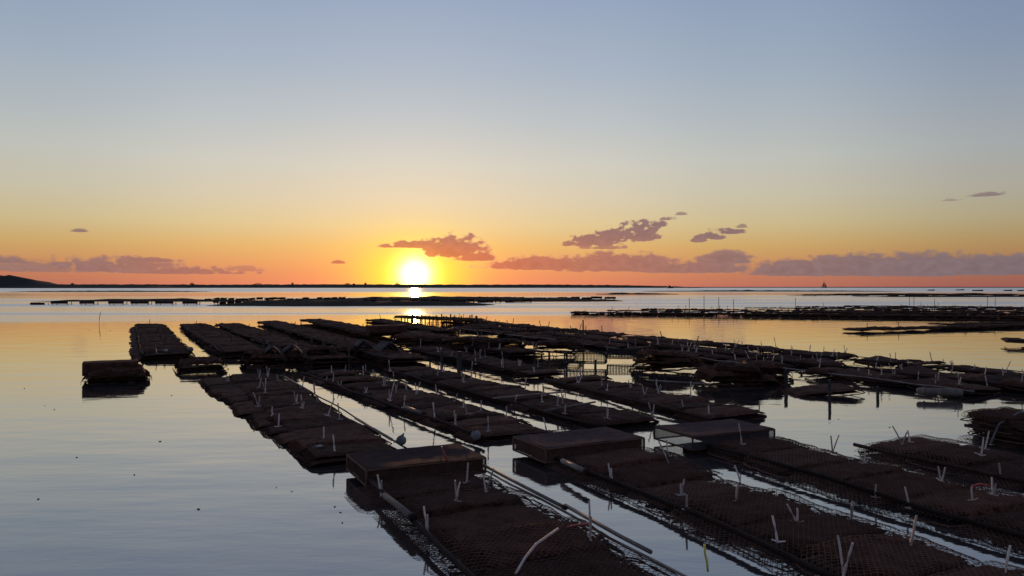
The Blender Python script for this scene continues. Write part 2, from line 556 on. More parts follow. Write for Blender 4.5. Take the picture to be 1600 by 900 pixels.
def far_bag(seed):
    mb = MB()
    gx, gy = 10, 6
    vs, fs = [], []
    for j in range(gy + 1):
        for i in range(gx + 1):
            x, y = -.5 + i / gx, (-.5 + j / gy) * BL
            lim = min(1.0, min(i, gx - i), min(j, gy - j) + .25)
            vs.append((x, y, .02 + lim * max(.012, pillow(x, y, seed) + .03 * nz3(x * 11, y * 11, seed))))
    for j in range(gy):
        for i in range(gx):
            a = j * (gx + 1) + i
            fs.append((a, a + 1, a + gx + 2, a + gx + 1))
    mb.add(vs, fs)
    mb.add([(v[0], v[1], 0.0) for v in vs], [f[::-1] for f in fs])
    return mb.mesh('mesh_bag', M['netbag'])

NEAR = [near_bag(s + 1) for s in range(5)]
MID = [mid_bag(s + 11) for s in range(5)]
FAR = [far_bag(s + 31) for s in range(5)]

def peg_mesh(L, r, bend=0.0, foot=True, m='peg'):
    mb = MB()
    mb.tube([(bend * L * t * t, 0, L * t) for t in (0, .33, .66, 1)], [r, r * .95, r * .9, r * .8], 5)
    if foot:
        mb.tube([(-.045, .01, .012), (0, 0, .004), (.03, -.012, .016)], [r * .6, r * .9, r * .5], 5)
    return mb.mesh('peg', M[m])
PEGS = [peg_mesh(.15, .0076), peg_mesh(.17, .0078, .05), peg_mesh(.125, .0072, -.08), peg_mesh(.18, .007, .1, False)]
PEGS_MID = [peg_mesh(.15, .0085), peg_mesh(.19, .009, .05), peg_mesh(.12, .0085, -.08)]
PEGS_FAR = [peg_mesh(.2, .012, 0, False), peg_mesh(.27, .012, .06, False)]

ALL = []                                      # every bag: (distance, spec)

def add_pegs(bag, level, rr, zt, mode):
    if mode == 0:
        return
    meshes = (PEGS, PEGS_MID, PEGS_FAR)[level]
    spots = []
    if mode & 1: spots.append(rr.uniform(-.30, -.16))
    if mode & 2: spots.append(rr.uniform(.40, .47))
    if mode & 4: spots.append(rr.uniform(-.02, .12))
    for x in spots:
        y = rr.uniform(-.15, .15)
        z = .02 + max(.02, pillow(x, y, 5)) + droop(x)
        yaw = rr.uniform(0, 6.28)
        for k in range(2 if rr.random() < .4 else 1):
            lean = rr.uniform(.04, .34) * (1 if k == 0 else 1.3)
            link('peg', rr.choice(meshes), bag, (x, y, z), (0, lean, yaw if k == 0 else yaw + math.pi + .4), (1, 1, rr.uniform(.8, 1.2)))


class Row:
    pass
ROWS = []

def row(a, b, width, z, level, desc, group, pegs=.8, lower=0.0, lower_far=None, ordinal=None, rails='both', legs=False, skip=None,
        jit=1.0, raise_=0.0, rack_label=None, rail_r=.018, pipe='pipe', seed=1, bags=True, pmode=None):
    """a row of bags on its rack from a (near end) to b (far end), both (u, v) of its middle line"""
    rr = random.Random(seed)
    A, B = P(*a), P(*b)
    d = (B - A)
    L = d.length
    d.normalize()
    rz = math.atan2(d.y, d.x) - math.pi / 2
    side = Vector((d.y, -d.x, 0))             # to the right
    n = max(1, int(L / (BL * .985)))
    step = L / n
    for i in range(n if bags else 0):
        if skip and skip(i, n):
            continue
        c = A + d * (step * (i + .5)) + side * rr.uniform(-.025, .025) * jit
        zz = z + rr.uniform(-.012, .014) * jit * (1 if level == 0 else .6)
        s = (width / BW * rr.uniform(.97, 1.04), step / BL * rr.uniform(.98, 1.05), rr.uniform(.8, 1.25))
        fr = n - i                             # counted from the far end
        ALL.append(dict(p=Vector((c.x, c.y, zz)), rot=(rr.uniform(-.07, .07) * jit, rr.uniform(-.04, .04) * jit, rz + rr.uniform(-.03, .03) * jit + (math.pi if rr.random() < .5 else 0)),
                        s=s, level=level, desc=desc, group=group, k=fr, ordinal=ordinal, lower=False, i=i,
                        pegs=(pmode(i, rr) if pmode else ((1 if rr.random() < pegs else 0) | (2 if rr.random() < pegs * .5 else 0))), seed=rr.random()))
        lo = lower if lower_far is None else lower + (lower_far - lower) * i / max(1, n - 1)
        if lo > 0 and rr.random() < .94:
            q = A + d * (step * (i + .5 + rr.uniform(-.12, .12))) + side * (-(lo) + rr.uniform(-.05, .04))
            ALL.append(dict(p=Vector((q.x, q.y, .008)), rot=(rr.uniform(-.02, .02), rr.uniform(-.05, -.015), rz + rr.uniform(-.05, .05)),
                            s=(width / BW, step / BL * rr.uniform(.95, 1.06), .6), level=level, desc=desc, group=group, k=fr, ordinal=ordinal, lower=True, i=i,
                            pegs=0, seed=rr.random()))
    # the rack: two rails, cross bars, legs
    root = link('rack', None, None, A, (0, 0, rz))
    tag(root, rack_label or ('low bag rack under ' + desc), 'rack', 'racks under the rows of oyster bags')
    def rail(x, zr, r, mname, y0, y1, nm='rail', sd=0.0):
        mb = MB()
        k = max(2, int((y1 - y0) / .45))
        mb.tube([(x + .045 * nz3(t * .9 + sd, x, sd), t, zr + .03 * nz3(t * 1.1, sd, x)) for t in [y0 + (y1 - y0) * q / k for q in range(k + 1)]], r, 7)
        return link(nm, mb.mesh(nm, M[mname], True), root)
    h = width / 2
    zr = z + .062
    if rails in ('both', 'left'):
        rail(-h + .03, zr, rail_r, pipe, -.1, L, 'rail', seed)
    if rails in ('both', 'right'):
        rail(h - .01, zr - .02, rail_r * .5, 'palepipe' if level == 0 else pipe, -.1, L, 'rail', seed + 3.3)
    step2 = 1.5 if level < 2 else 2.5
    k = max(1, int(L / step2))
    bar = MB(); bar.tube([(-h, 0, 0), (h, 0, 0)], .01, 5)
    barm = bar.mesh('crossbar', M['steel'])
    leg = MB(); leg.tube([(0, 0, -.5), (0, 0, z + .005)], .012 if level == 0 else .02, 5)
    legm = leg.mesh('leg', M['steel'])
    for q in range(k + 1):
        y = .1 + (L - .2) * q / k
        link('crossbar', barm, root, (0, y, z + .001))
        if legs:
            for sx_ in (-1, 1):
                link('leg', legm, root, (sx_ * (h - .07), y, 0), (rr.uniform(-.04, .04), rr.uniform(-.04, .04), 0))
    return root, A, d, side, L, rz

NG, MG, FG, TG = 'oyster bags in the nearest rows', 'oyster bags in the middle rows', 'oyster bags in the far left rows', 'oyster bags in the right hand rows'

# nearest rows, each with a raised crate at its far end
def nm(i, rr): return (1 if rr.random() < .75 else 0) | (2 if rr.random() < .55 else 0) | (4 if rr.random() < .15 else 0)
row((2.2, 2.10), (5.90, 2.09), 1.06, .02, 0, 'the nearest row on the left', NG, lower=.13, ordinal=1, rails='both', seed=3, pmode=nm)
row((1.6, 3.80), (5.98, 3.83), 1.05, .02, 0, 'the second nearest row', NG, lower=.11, ordinal=1, rails='left', seed=4, pmode=nm)
row((1.2, 5.33), (5.83, 5.38), 1.02, .02, 0, 'the third nearest row', NG, lower=.07, ordinal=1, rails='left', seed=5, pmode=nm)
row((1.0, 6.70), (5.25, 6.74), 1.08, .02, 0, 'the near right-edge row', NG, lower=.07, ordinal=1, rails='left', seed=6, pmode=nm)
row((3.4, 8.25), (5.2, 8.3), 1.0, .08, 0, 'the short stacked row', NG, lower=.1, ordinal=1, rails='left', seed=7, pegs=.6)
# middle rows
def mm(i, rr): return (1 if rr.random() < .9 else 0) | (2 if rr.random() < .45 else 0) | (4 if rr.random() < .2 else 0)
row((6.95, 1.83), (14.1, 1.76), .98, .005, 1, 'the leftmost middle row', MG, lower=.04, lower_far=.46, ordinal=1, rails='right', seed=8, pmode=mm)
row((7.3, 3.60), (14.2, 3.10), 1.00, .005, 1, 'the second middle row', MG, lower=.06, lower_far=.14, ordinal=1, rails='left', seed=9, pmode=mm)
row((7.3, 5.04), (14.0, 4.56), .98, .005, 1, 'the third middle row', MG, lower=.02, ordinal=1, rails='left', seed=10, pmode=mm)
row((7.15, 6.45), (11.3, 6.60), 1.04, .005, 1, 'the short fourth middle row', MG, lower=.03, ordinal=1, rails='left', seed=11, pmode=mm)
row((11.9, 6.45), (18.0, 6.3), .9, .04, 1, 'the narrow row behind the fourth middle row', MG, rails='left', ordinal=2, seed=12, pmode=mm)
# far left rows, raised on legs towards the right
def fm(i, rr): return (1 if rr.random() < .25 else 0)
row((18.6, .55), (34.5, .35), 1.1, .05, 1, 'the lone far row furthest left', FG, lower=.2, ordinal=2, seed=13, pmode=fm)
row((18.4, 2.15), (33.0, 1.9), 1.05, .10, 1, 'the second far row from the left', FG, lower=.02, legs=True, ordinal=2, seed=14, pmode=fm)
row((15.2, 3.45), (32.0, 3.1), 1.0, .12, 1, 'the third far row from the left', FG, lower=.02, legs=True, ordinal=2, seed=15, pmode=fm)
row((14.5, 4.8), (33.0, 4.8), 1.0, .14, 1, 'the fourth far row from the left', FG, lower=.02, legs=True, ordinal=2, seed=16, pmode=fm)
row((21.5, 6.4), (33.0, 6.5), 1.0, .2, 2, 'the fifth far row from the left', FG, lower=.02, legs=True, ordinal=2, seed=17, pmode=fm)
row((15.0, 7.6), (24.0, 7.7), 1.0, .12, 1, 'the cluttered row below the sun', FG, lower=.02, legs=True, ordinal=2, seed=18, pmode=mm)
row((24.0, 9.2), (34.0, 9.6), 1.0, .1, 2, 'the thin far row under the sun', FG, lower=.02, legs=True, seed=19, pmode=fm)
# rows running out to the right
row((7.2, 11.3), (27.0, 11.0), .95, .03, 1, 'the front row on the right', TG, pipe='palepipe', rail_r=.012, rails='left', jit=2.4, skip=lambda i, n: i % 9 in (6, 7) and i > 5, legs=True, ordinal=2, seed=20, pmode=mm)
row((5.4, 12.38), (31.0, 12.05), .95, .05, 1, 'the middle row on the right', TG, rails='left', jit=2.4, skip=lambda i, n: i % 13 in (9, 10), legs=True, seed=21, pmode=mm)
row((5.0, 13.45), (33.0, 13.1), .95, .08, 1, 'the back row on the right', TG, jit=2.2, skip=lambda i, n: i % 17 == 12, legs=True, seed=22, pmode=mm)

def frow(p0, p1, *a, **k):                    # a row between two ground points
    f = lambda p: (-SU * p.x + CU * p.y, CU * p.x + SU * p.y)
    return row(f(p0), f(p1), *a, **k)
VG = 'oyster bags in the long far rows on the right'
for k_, nm_ in enumerate(['long far row', 'second long far row', 'third long far row', 'fourth long far row', 'fifth long far row', 'rearmost long far row']):
    t_ = k_ * 1.9
    frow(Vector((27 + t_ * .9, 38.0 + t_, 0)), Vector((3.5 + t_ * (1.2 if k_ < 3 else 2.0), 45.0 + t_ * .75, 0)), 1.0, (.10, .16, .2, .24, .28, .3)[k_], 2, 'the ' + nm_ + ' on the right', VG, lower=.03, rails='left', legs=True, seed=23 + 40 * k_, pmode=fm)
frow(Vector((21.5, 31.2, 0)), Vector((12.2, 27.6, 0)), .9, .05, 2, 'the low single row on the right', VG, seed=26, pmode=fm)
frow(Vector((24.5, 33.4, 0)), Vector((17.2, 31.2, 0)), .9, .05, 2, 'the low row behind it', VG, seed=27, pmode=fm)
frow(Vector((17.0, 20.0, 0)), Vector((13.7, 21.4, 0)), 1.0, .10, 2, 'the row cut by the right edge', VG, seed=28, pmode=fm)

def put_bag(s, keep_pegs=True):
    rr = random.Random(s['seed'])
    lv = s['level']
    if lv == 0:
        net, oy = NEAR[rr.randrange(len(NEAR))]
        o = link('oyster_bag', net, None, s['p'], s['rot'], s['s'])
        tag(link('oysters', oy, o, *(((.14, 0, 0), (0, 0, 0), (.72, 1, 1)) if s['lower'] else ())), kind='stuff')
    else:
        o = link('oyster_bag', (MID if lv == 1 else FAR)[rr.randrange(5)], None, s['p'], s['rot'], s['s'])
    add_pegs(o, lv, rr, 0, s['pegs'])
    return o

ALL.sort(key=lambda s: s['p'].length)
LIMIT = 300
for n_, s in enumerate(ALL[:LIMIT]):
    o = put_bag(s)
    lay = 'half-sunk lower bag' if s['lower'] else 'black mesh oyster bag'
    if s['ordinal'] == 2 and s['i'] + 1 < len(ORD):
        lab = f"{ORD[s['i'] + 1]} {lay} from the near end, {s['desc'].replace('the ', '', 1)}"
    elif s['ordinal'] == 1 and s['k'] < len(ORD):
        lab = f"{ORD[s['k']]} {lay} from the far end of {s['desc']}"
    else:
        lab = f"{lay} in {s['desc']}"
    tag(o, lab, 'oyster bag', s['group'] + (' lower layer' if s['lower'] else ''))
if len(ALL) > LIMIT:
    mb = MB()
    for s in ALL[LIMIT:]:
        rr = random.Random(s['seed'])
        me = FAR[rr.randrange(5)]
        mw = Matrix.LocRotScale(s['p'], __import__('mathutils').Euler(s['rot']), Vector(s['s']))
        mb.add([mw @ v.co for v in me.vertices], [tuple(p.vertices) for p in me.polygons])
        if s['pegs'] and rr.random() < .5:
            q = s['p'] + Vector((0, 0, .06))
            mb.tube([q, q + Vector((rr.uniform(-.08, .08), 0, rr.uniform(.15, .26)))], .012, 4)
    tag(link('distant_oyster_bags', mb.mesh('distant_oyster_bags', M['netbag'])), 'dark mesh bags massed along the far rows', 'oyster bags', kind='stuff')

# ------------------------------------------------------------------ raised crates at the far ends of the nearest rows
def crate(u, v, label, w=1.02, l=.62, h=.12, z0=.045, rz=0.0, full=True):
    root = link('mesh_crate', None, None, P(u, v, z0), (0, 0, TH + rz))
    tag(root, label, 'crate', 'raised mesh crates at the row ends')
    fr = MB()
    for x in (-w / 2, w / 2):
        for y in (-l / 2, l / 2):
            fr.tube([(x, y, 0), (x, y, h)], .009, 6)
        for z in (0.0, h):
            fr.tube([(x, -l / 2, z), (x, l / 2, z)], .009, 6)
    for y in (-l / 2, l / 2):
        for z in (0.0, h):
            fr.tube([(-w / 2, y, z), (w / 2, y, z)], .009, 6)
    link('frame', fr.mesh('frame', M['net']), root)
    # lid, slightly sagging
    lid = MB()
    gx, gy = 20, 12
    vs = []
    for t in (0.0, -.008):
        for j in range(gy + 1):
            for i in range(gx + 1):
                x, y = (-.5 + i / gx) * w, (-.5 + j / gy) * l
                sag = -.012 * math.sin(math.pi * i / gx) * math.sin(math.pi * j / gy) + .006 * nz3(x * 6, y * 6, u)
                vs.append((x, y, h + .012 + sag + t))
    fs = []
    n = (gx + 1) * (gy + 1)
    for j in range(gy):
        for i in range(gx):
            a = j * (gx + 1) + i
            fs.append((a, a + 1, a + gx + 2, a + gx + 1))
            fs.append((a + n, a + n + gx + 1, a + n + gx + 2, a + n + 1))
    lid.add(vs, fs)
    link('lid', lid.mesh('lid', M['cratetop'], True), root)
    # netting walls
    def wall(p0, p1, name='side_netting', wm_='finenet' if not full else 'net'):
        mb = MB()
        Lx = (Vector(p1) - Vector(p0)).length
        dx, dz = .0105, .0095
        A, B = [], []
        d = (Vector(p1) - Vector(p0)) / Lx
        nx, nz_ = int(Lx / dx), int(h / dz)
        for i in range(nx):
            for j in range(nz_ + 1):
                if (i + j) % 2: continue
                for s in (-1, 1):
                    if 0 <= j + s <= nz_:
                        a = Vector(p0) + d * (i * dx); b = Vector(p0) + d * ((i + 1) * dx)
                        A.append((a.x, a.y, j * dz)); B.append((b.x, b.y, (j + s) * dz))
        mb.strands(A, B, .0021)
        link(name, mb.mesh(name, M[wm_]), root)
    wall((-w / 2, -l / 2, 0), (w / 2, -l / 2, 0))
    wall((-w / 2, l / 2, 0), (-w / 2, -l / 2, 0))
    wall((w / 2, -l / 2, 0), (w / 2, l / 2, 0))
    wall((w / 2, l / 2, 0), (-w / 2, l / 2, 0))
    if True:  # dark filler box, added to stop brightness showing through the netting
        lay = MB()
        if full:
            lay.box((0, 0, h * .47), (w * .965, l * .95, h * .88))
        else:
            lay.box((.16, .02, h * .42), (w * .64, l * .9, h * .78))
        link('dark_filler', lay.mesh('dark_filler', M['netbag']), root)
    if full:
        net, oy = NEAR[int(u * 7) % 5]
        for k, zz in ((0, .0), (1, .02)):
            o = link('oysters', oy, root, (.02, 0, zz), (0, 0, math.pi * k), (1.28, 1.22, 1.0))
            tag(o, kind='stuff')
    return root

crate(6.22, 2.10, 'mesh crate with reddish lid, first from the left in the near rows')
crate(6.32, 3.76, 'mesh crate with sagging lid, second from the left, between the two channels', w=1.08, rz=.03)
crate(6.15, 5.26, 'mesh crate with pale see-through side, third from the left', rz=-.02, full=False)

# ------------------------------------------------------------------ the scored picture's small things: pipes, rods, floats, posts
def pipe_thing(name, pts, r, m, label, cat='pipe', group=None, caps=False):
    root_loc = Vector(pts[0])
    mb = MB()
    mb.tube([Vector(p) - root_loc for p in pts], r, 10)
    o = link(name, mb.mesh(name, M[m], True), None, root_loc)
    tag(o, label, cat, group)
    if caps:
        c = MB()
        q = Vector(pts[-1]) - root_loc
        dd_ = (Vector(pts[-1]) - Vector(pts[-2])).normalized()
        c.tube([q - dd_ * .03, q + dd_ * .012], r * 1.18, 10)
        link('end_cap', c.mesh('end_cap', M['pipe'], True), o)
    return o

pg = 'loose pale pipes lying on the bags'
pipe_thing('pale_pipe', [P(5.35, 1.57, .11), P(5.05, 1.575, .115), P(4.75, 1.585, .11)], .022, 'palepipe', 'pale pipe on the left edge of the nearest left row', 'pipe', pg, True)
pipe_thing('pale_pipe', [P(5.75, 3.26, .11), P(5.3, 3.23, .115)], .022, 'palepipe', 'short pale pipe on the left edge of the second nearest row', 'pipe', pg, True)
pipe_thing('pale_pipe', [P(5.85, 2.57, .12), P(5.1, 2.60, .10), P(4.55, 2.60, .10)], .013, 'palepipe', 'thin pale pipe along the right edge of the nearest left row', 'pipe', pg, True)
pipe_thing('pale_pipe', [P(4.6, 2.63, .10), P(3.9, 2.62, .09), P(3.6, 2.62, .09)], .013, 'palepipe', 'thin pale pipe nearer the camera on the nearest left row', 'pipe', pg)
pipe_thing('pale_pipe', [P(9.3, 3.0, .09), P(8.7, 3.04, .09)], .022, 'palepipe', 'pale pipe on the left edge of the second middle row', 'pipe', pg, True)
pipe_thing('pale_pipe', [P(8.8, 2.24, .085), P(7.4, 2.25, .085)], .015, 'palepipe', 'pale pipe along the channel side of the leftmost middle row', 'pipe', pg)
pipe_thing('pale_pipe', [P(13.4, 2.2, .085), P(11.2, 2.22, .085)], .015, 'palepipe', 'pale pipe by the leaning bags, leftmost middle row', 'pipe', pg)
for k, (px, py, qx, qy, lab) in enumerate([
        (770, 622, 885, 612, 'long pale rod across the third middle row'), (850, 642, 930, 628, 'pale rod lying low on the third middle row'),
        (1010, 594, 1110, 600, 'pale rod on the short fourth middle row')]):
    pipe_thing('pale_rod', [at(px, py, .13), at(qx, qy, .13)], .012, 'palepipe', lab, 'rod', 'pale rods lying on the middle rows')
# bent rod and coloured ties in the foreground
b0 = at(806, 896, .10)
pipe_thing('bent_rod', [b0, at(820, 872, .13), at(838, 850, .16), at(872, 826, .18)], .0075, 'peg', 'long pale bent rod curving over the nearest left row', 'rod')
b0 = at(1106, 893, .04)
pipe_thing('yellow_cord', [b0, b0 + Vector((-.004, 0, .05)), b0 + Vector((-.016, 0, .10)), b0 + Vector((-.018, 0, .15))], .006, 'pegyel', 'yellow cord end standing in the channel by the nearest rows', 'cord')
b0 = at(700, 724, .22)
pipe_thing('red_tie', [b0, b0 + Vector((-.05, 0, .13))], .007, 'pegred', 'red plastic tie on the lid of the leftmost crate', 'tie')
b0 = at(1520, 760, .12)
pipe_thing('red_tag', [b0, b0 + Vector((.06, .02, .012)), b0 + Vector((.12, .0, .004))], .010, 'pegred', 'small red tag lying on the row at right', 'tag')
b0 = at(886, 824, .12)
pipe_thing('red_tie', [b0, b0 + Vector((.05, .02, .006)), b0 + Vector((.15, .03, .016))], .007, 'pegred', 'faded red tie on the right edge of the nearest row', 'tie')

def float_ball(p, r, label, sq=1.0):
    mb = MB()
    mb.lathe([(r * math.sin(math.pi * k / 12) + .002, -r * math.cos(math.pi * k / 12) * sq) for k in range(13)], (0, 0, 0), 18)
    o = link('float', mb.mesh('float', M['float'], True), None, p, (rng.uniform(-.5, .5), rng.uniform(-.5, .5), 0))
    tag(o, label, 'float', 'pale round floats at the row ends')
    e = MB()
    e.tube([(0, -.018, r * sq), (0, -.014, r * sq + .022), (0, .014, r * sq + .022), (0, .018, r * sq)], .006, 5)
    link('eyelet', e.mesh('eyelet', M['pipe']), o)
    rp = MB()
    rp.tube([(0, 0, r * sq + .02), (-.03, -.05, r * sq * .6), (-.05, -.12, -r * .6)], .005, 5)
    link('tie_rope', rp.mesh('tie_rope', M['rope']), o)
float_ball(at(499, 703, .06), .05, 'round pale float at the near left corner of the leftmost middle row')
float_ball(at(627, 688, .11), .048, 'round pale float by the channel beside the leftmost crate')
float_ball(at(744, 680, .10), .046, 'round pale float at the near end of the second middle row')
float_ball(at(1532, 664, .10), .075, 'large pale float at the right edge beside the stacked bags', 1.3)
float_ball(at(258, 549, .14), .06, 'small pale float at the near end of the lone far row')
float_ball(at(298, 546, .14), .06, 'small pale float at the right corner of the lone far row')
# long cylindrical float on the right
mb = MB()
mb.lathe([(.02, -.30), (.045, -.29), (.052, -.26), (.052, .26), (.045, .29), (.02, .30)], (0, 0, 0), 16, 'X')
o = link('float_tube', mb.mesh('float_tube', M['palepipe'], True), None, at(1468, 612, .10), (0, 0, R(-14)))
tag(o, 'pale cylindrical tube at the near end of the right rows', 'float')
mb = MB()
for x in (-.2, .2):
    mb.tube([(x + .0, .058 * math.cos(t), .058 * math.sin(t)) for t in [k * math.pi / 8 for k in range(17)]], .008, 5)
link('strap', mb.mesh('strap', M['rope']), o)

# second layer of bags and strap rope at the right edge
for k, (uu, vv, zz, a) in enumerate([(4.95, 8.25, .145, .02), (4.5, 8.3, .15, -.04), (5.0, 8.22, .21, .05)]):
    net, oy = NEAR[k]
    o = link('oyster_bag', net, None, P(uu, vv, zz), (.02, .03, TH + a), (1.0, 1.05, 1.0))
    tag(link('oysters', oy, o), kind='stuff')
    tag(o, ['upper bag of the stack beside the large pale float', 'second upper bag of the stack at the right edge',
            'topmost bag of the stack at the right edge'][k], 'oyster bag', 'stacked bags at the right edge')
pipe_thing('strap_rope', [P(4.85, 7.68, .03), P(4.84, 7.8, .22), P(4.82, 8.1, .32), P(4.80, 8.4, .32), P(4.78, 8.7, .22)], .01, 'rope', 'grey rope strapped over the stacked bags at right', 'rope')

GREY = []
for me_ in MID[:2]:
    g_ = me_.copy()
    g_.materials[0] = M['greybag']
    GREY.append(g_)

def slab_bag(name, loc, rot, dims, label, group, mesh=None, cat='oyster bag'):
    o = link(name, mesh or MID[rng.randrange(5)], None, loc, rot, (dims[0] / BW, dims[1] / BL, dims[2] / BT))
    tag(o, label, cat, group)
    return o

# floating pieces on the left
c0 = at(182, 598, 0)
sg = 'loose bags afloat on the left'
UV = lambda c, u, v, z: (c.x - SU * u + CU * v, c.y + CU * u + SU * v, z)
slab_bag('oyster_bag', UV(c0, .22, 0, .01), (0, 0, TH), (1.08, .5, .13), 'low wet bag in front under the box on the left', sg)
slab_bag('oyster_bag', UV(c0, .70, 0, .01), (0, 0, TH), (1.08, .5, .13), 'low wet bag at the back under the box on the left', sg)
mb = MB()
gx, gy = 22, 24
vs, fs = [], []
for j in range(gy + 1):                        # a thick rolled bag standing up at the back
    a = 2 * math.pi * j / gy
    for i in range(gx + 1):
        x = -.5 + i / gx
        q = 1 + .03 * nz3(x * 7, math.cos(a) * 2, math.sin(a) * 2)
        s1, c1 = math.sin(a), math.cos(a)
        e = (abs(s1) ** 12 + abs(c1) ** 12) ** (-1 / 12)
        vs.append((x, .16 * c1 * e * q, .12 * s1 * e * q))
for j in range(gy):
    for i in range(gx):
        a = j * (gx + 1) + i
        fs.append((a, a + gx + 1, a + gx + 2, a + 1))
fs.append(tuple(j * (gx + 1) for j in range(gy)))
fs.append(tuple(j * (gx + 1) + gx for j in range(gy))[::-1])
mb.add(vs, fs)
BLOCK = mb.mesh('thick_bag', M['netbag'])
o = link('thick_bag', BLOCK, None, UV(c0, .66, -.10, .20), (0, 0, TH), (.86, 1.6, .95))
tag(o, 'thick square bag raised at the back of the loose pile on the left', 'oyster bag', sg)
pipe_thing('pale_pipe', [UV(c0, .20, -.42, .13), UV(c0, .2, 0, .135), UV(c0, .21, .34, .13)], .035, 'palepipe', 'pale pipe lying along the loose pile on the left', 'pipe', pg)
c1 = at(316, 580, 0)
for k in range(2):
    slab_bag('oyster_bag', UV(c1, .25 + .45 * k, 0, .012), (0, 0, TH), (.98, .47, .12), ['front', 'back'][k] + ' of two flat bags afloat beside the leftmost middle row', sg)
pipe_thing('pale_rod', [UV(c1, .06, -.36, .085), UV(c1, .06, -.06, .09)], .018, 'palepipe', 'short pale rod on the flat floating bags at left', 'rod')

# leaning bags and heaps between the middle and the far rows
lg = 'bags leaning against each other behind the middle rows'
def tent(px, py, label, s=1.0, yaw=0.0):
    c = at(px, py, 0)
    for k, (dx, ry, what) in enumerate([(-.13, -.72, 'left'), (.14, .80, 'right')]):
        slab_bag('leaning_bag', (c.x + dx * s, c.y, .24 * s + .03), (0, ry, yaw), (.55 * s, .75 * s, .05), f'{what} half of {label}', lg, GREY[k])
    slab_bag('oyster_bag', (c.x, c.y - .1, .05), (0, 0, .1), (1.0 * s, .7 * s, .13), f'flat bag under {label}', lg)
tent(424, 570, 'the left leaning pair by the leftmost middle row', .82, .35)
tent(456, 568, 'the right leaning pair by the leftmost middle row', .85, .30)
tent(566, 560, 'the leaning pair behind the second middle row', .9, .3)
tent(604, 563, 'the second leaning pair behind the second middle row', .88, .42)
def heap(px, py, w, n, label, seed, z0=.02, grp='heaped bags on low stands'):
    rr = random.Random(seed)
    c = at(px, py, 0)
    for k in range(n):
        slab_bag('heaped_bag', (c.x + rr.uniform(-.12, .12) * w, c.y + .3 + rr.uniform(-.08, .1), z0 + k * .06),
                 (rr.uniform(-.08, .08), rr.uniform(-.1, .1), rr.uniform(-.25, .25)), (w * (1 - .12 * k) * rr.uniform(.9, 1.05), .62, .12 if n > 1 else .05),
                 (['lowest' if n > 1 else 'flat', 'second', 'third', 'fourth', 'fifth'][k] + ' bag of ' + label), grp)
heap(396, 572, .6, 3, 'the heap left of the leaning bags', 1)
heap(500, 572, .9, 4, 'the dark heap beside the leaning bags', 2)
heap(530, 566, .7, 3, 'the small heap behind the second middle row', 3)
heap(1048, 582, 1.35, 3, 'the rounded heap behind the fourth middle row', 4, .07)
heap(1160, 604, 1.3, 3, 'the tall heap right of the fourth middle row', 5)
heap(1195, 598, 1.0, 3, 'the heap leaning on the tall heap', 6)
heap(1300, 619, 1.15, 1, 'the low raft beside the wooden post', 7)
heap(862, 557, 1.45, 2, 'the stack on legs by the wire basket', 8, .10)
heap(730, 551, 1.4, 2, 'the stack behind the stout post', 9, .12)
heap(775, 555, 1.3, 2, 'the stack left of the wire basket stack', 10, .12)
heap(650, 545, 1.4, 2, 'the stack in the cluttered middle', 12, .1)
# raised end of the fifth far row
c = P(21.6, 6.4)
o = link('thick_bag', BLOCK, None, (c.x, c.y, .40), (0, 0, TH), (1.1, 1.5, .9))
tag(o, 'thick bag at the raised near end of the fifth far row', 'oyster bag')

def post(px, py, h, r, label, tilt=0.0, cap=False, m='wood', grp='posts standing in the water'):
    c = at(px, py, 0)
    mb = MB()
    mb.tube([(0, 0, -.4), (.004, 0, h * .5), (tilt * h, 0, h)], [r * 1.1, r, r * .92], 8)
    o = link('post', mb.mesh('post', M[m], False), None, c)
    tag(o, label, 'post', grp)
post(1296, 626, .30, .022, 'wooden post standing at the low raft')
post(1371, 621, .16, .022, 'short post right of the low raft')
post(930, 575, .16, .025, 'short post right of the wire basket')
post(993, 592, .12, .022, 'left short post of the rounded heap')
post(1039, 596, .14, .022, 'right short post of the rounded heap')
post(835, 563, .22, .024, 'left leg post of the stack by the wire basket')
post(858, 566, .22, .024, 'middle leg post of the stack by the wire basket')
post(911, 545, .75, .02, 'tall thin post above the wire basket')
post(545, 574, .55, .02, 'tall thin post between the leaning bags')
post(487, 553, .35, .03, 'post in the gap of the fourth far row')
post(506, 556, .35, .03, 'second post in the gap of the fourth far row')
post(412, 556, .42, .035, 'thick post at the end of the second far row')
post(718, 572, .30, .055, 'stout post under the sun side stack')
post(690, 566, .28, .03, 'thinner post left of the stout post')
post(1228, 607, .30, .03, 'post at the right end of the tall heap')
post(155, 507, .55, .012, 'thin leaning stake alone in the water on the left', .12, m='steel')
for k, (px, py, h, w) in enumerate([(1421, 480, .62, 'left of the close pair'), (1428, 480, .58, 'right of the close pair'), (1243, 484, .55, 'left of that pair'), (1146, 486, .5, 'above the long far row'),
                                    (1100, 487, .75, 'near the left tip of the long far row'), (1077, 487, .6, 'nearest the left tip of the long far row'),
                                    (1123, 487, .65, 'between two others over the long far row'), (1543, 479, .5, 'near the right frame edge'), (1555, 479, .45, 'second from the right frame edge'), (1460, 480, .4, 'right of the close pair')]):
    post(px, py, h + .3, .018, 'thin stake ' + w, m='steel', grp='thin stakes on the far rows')

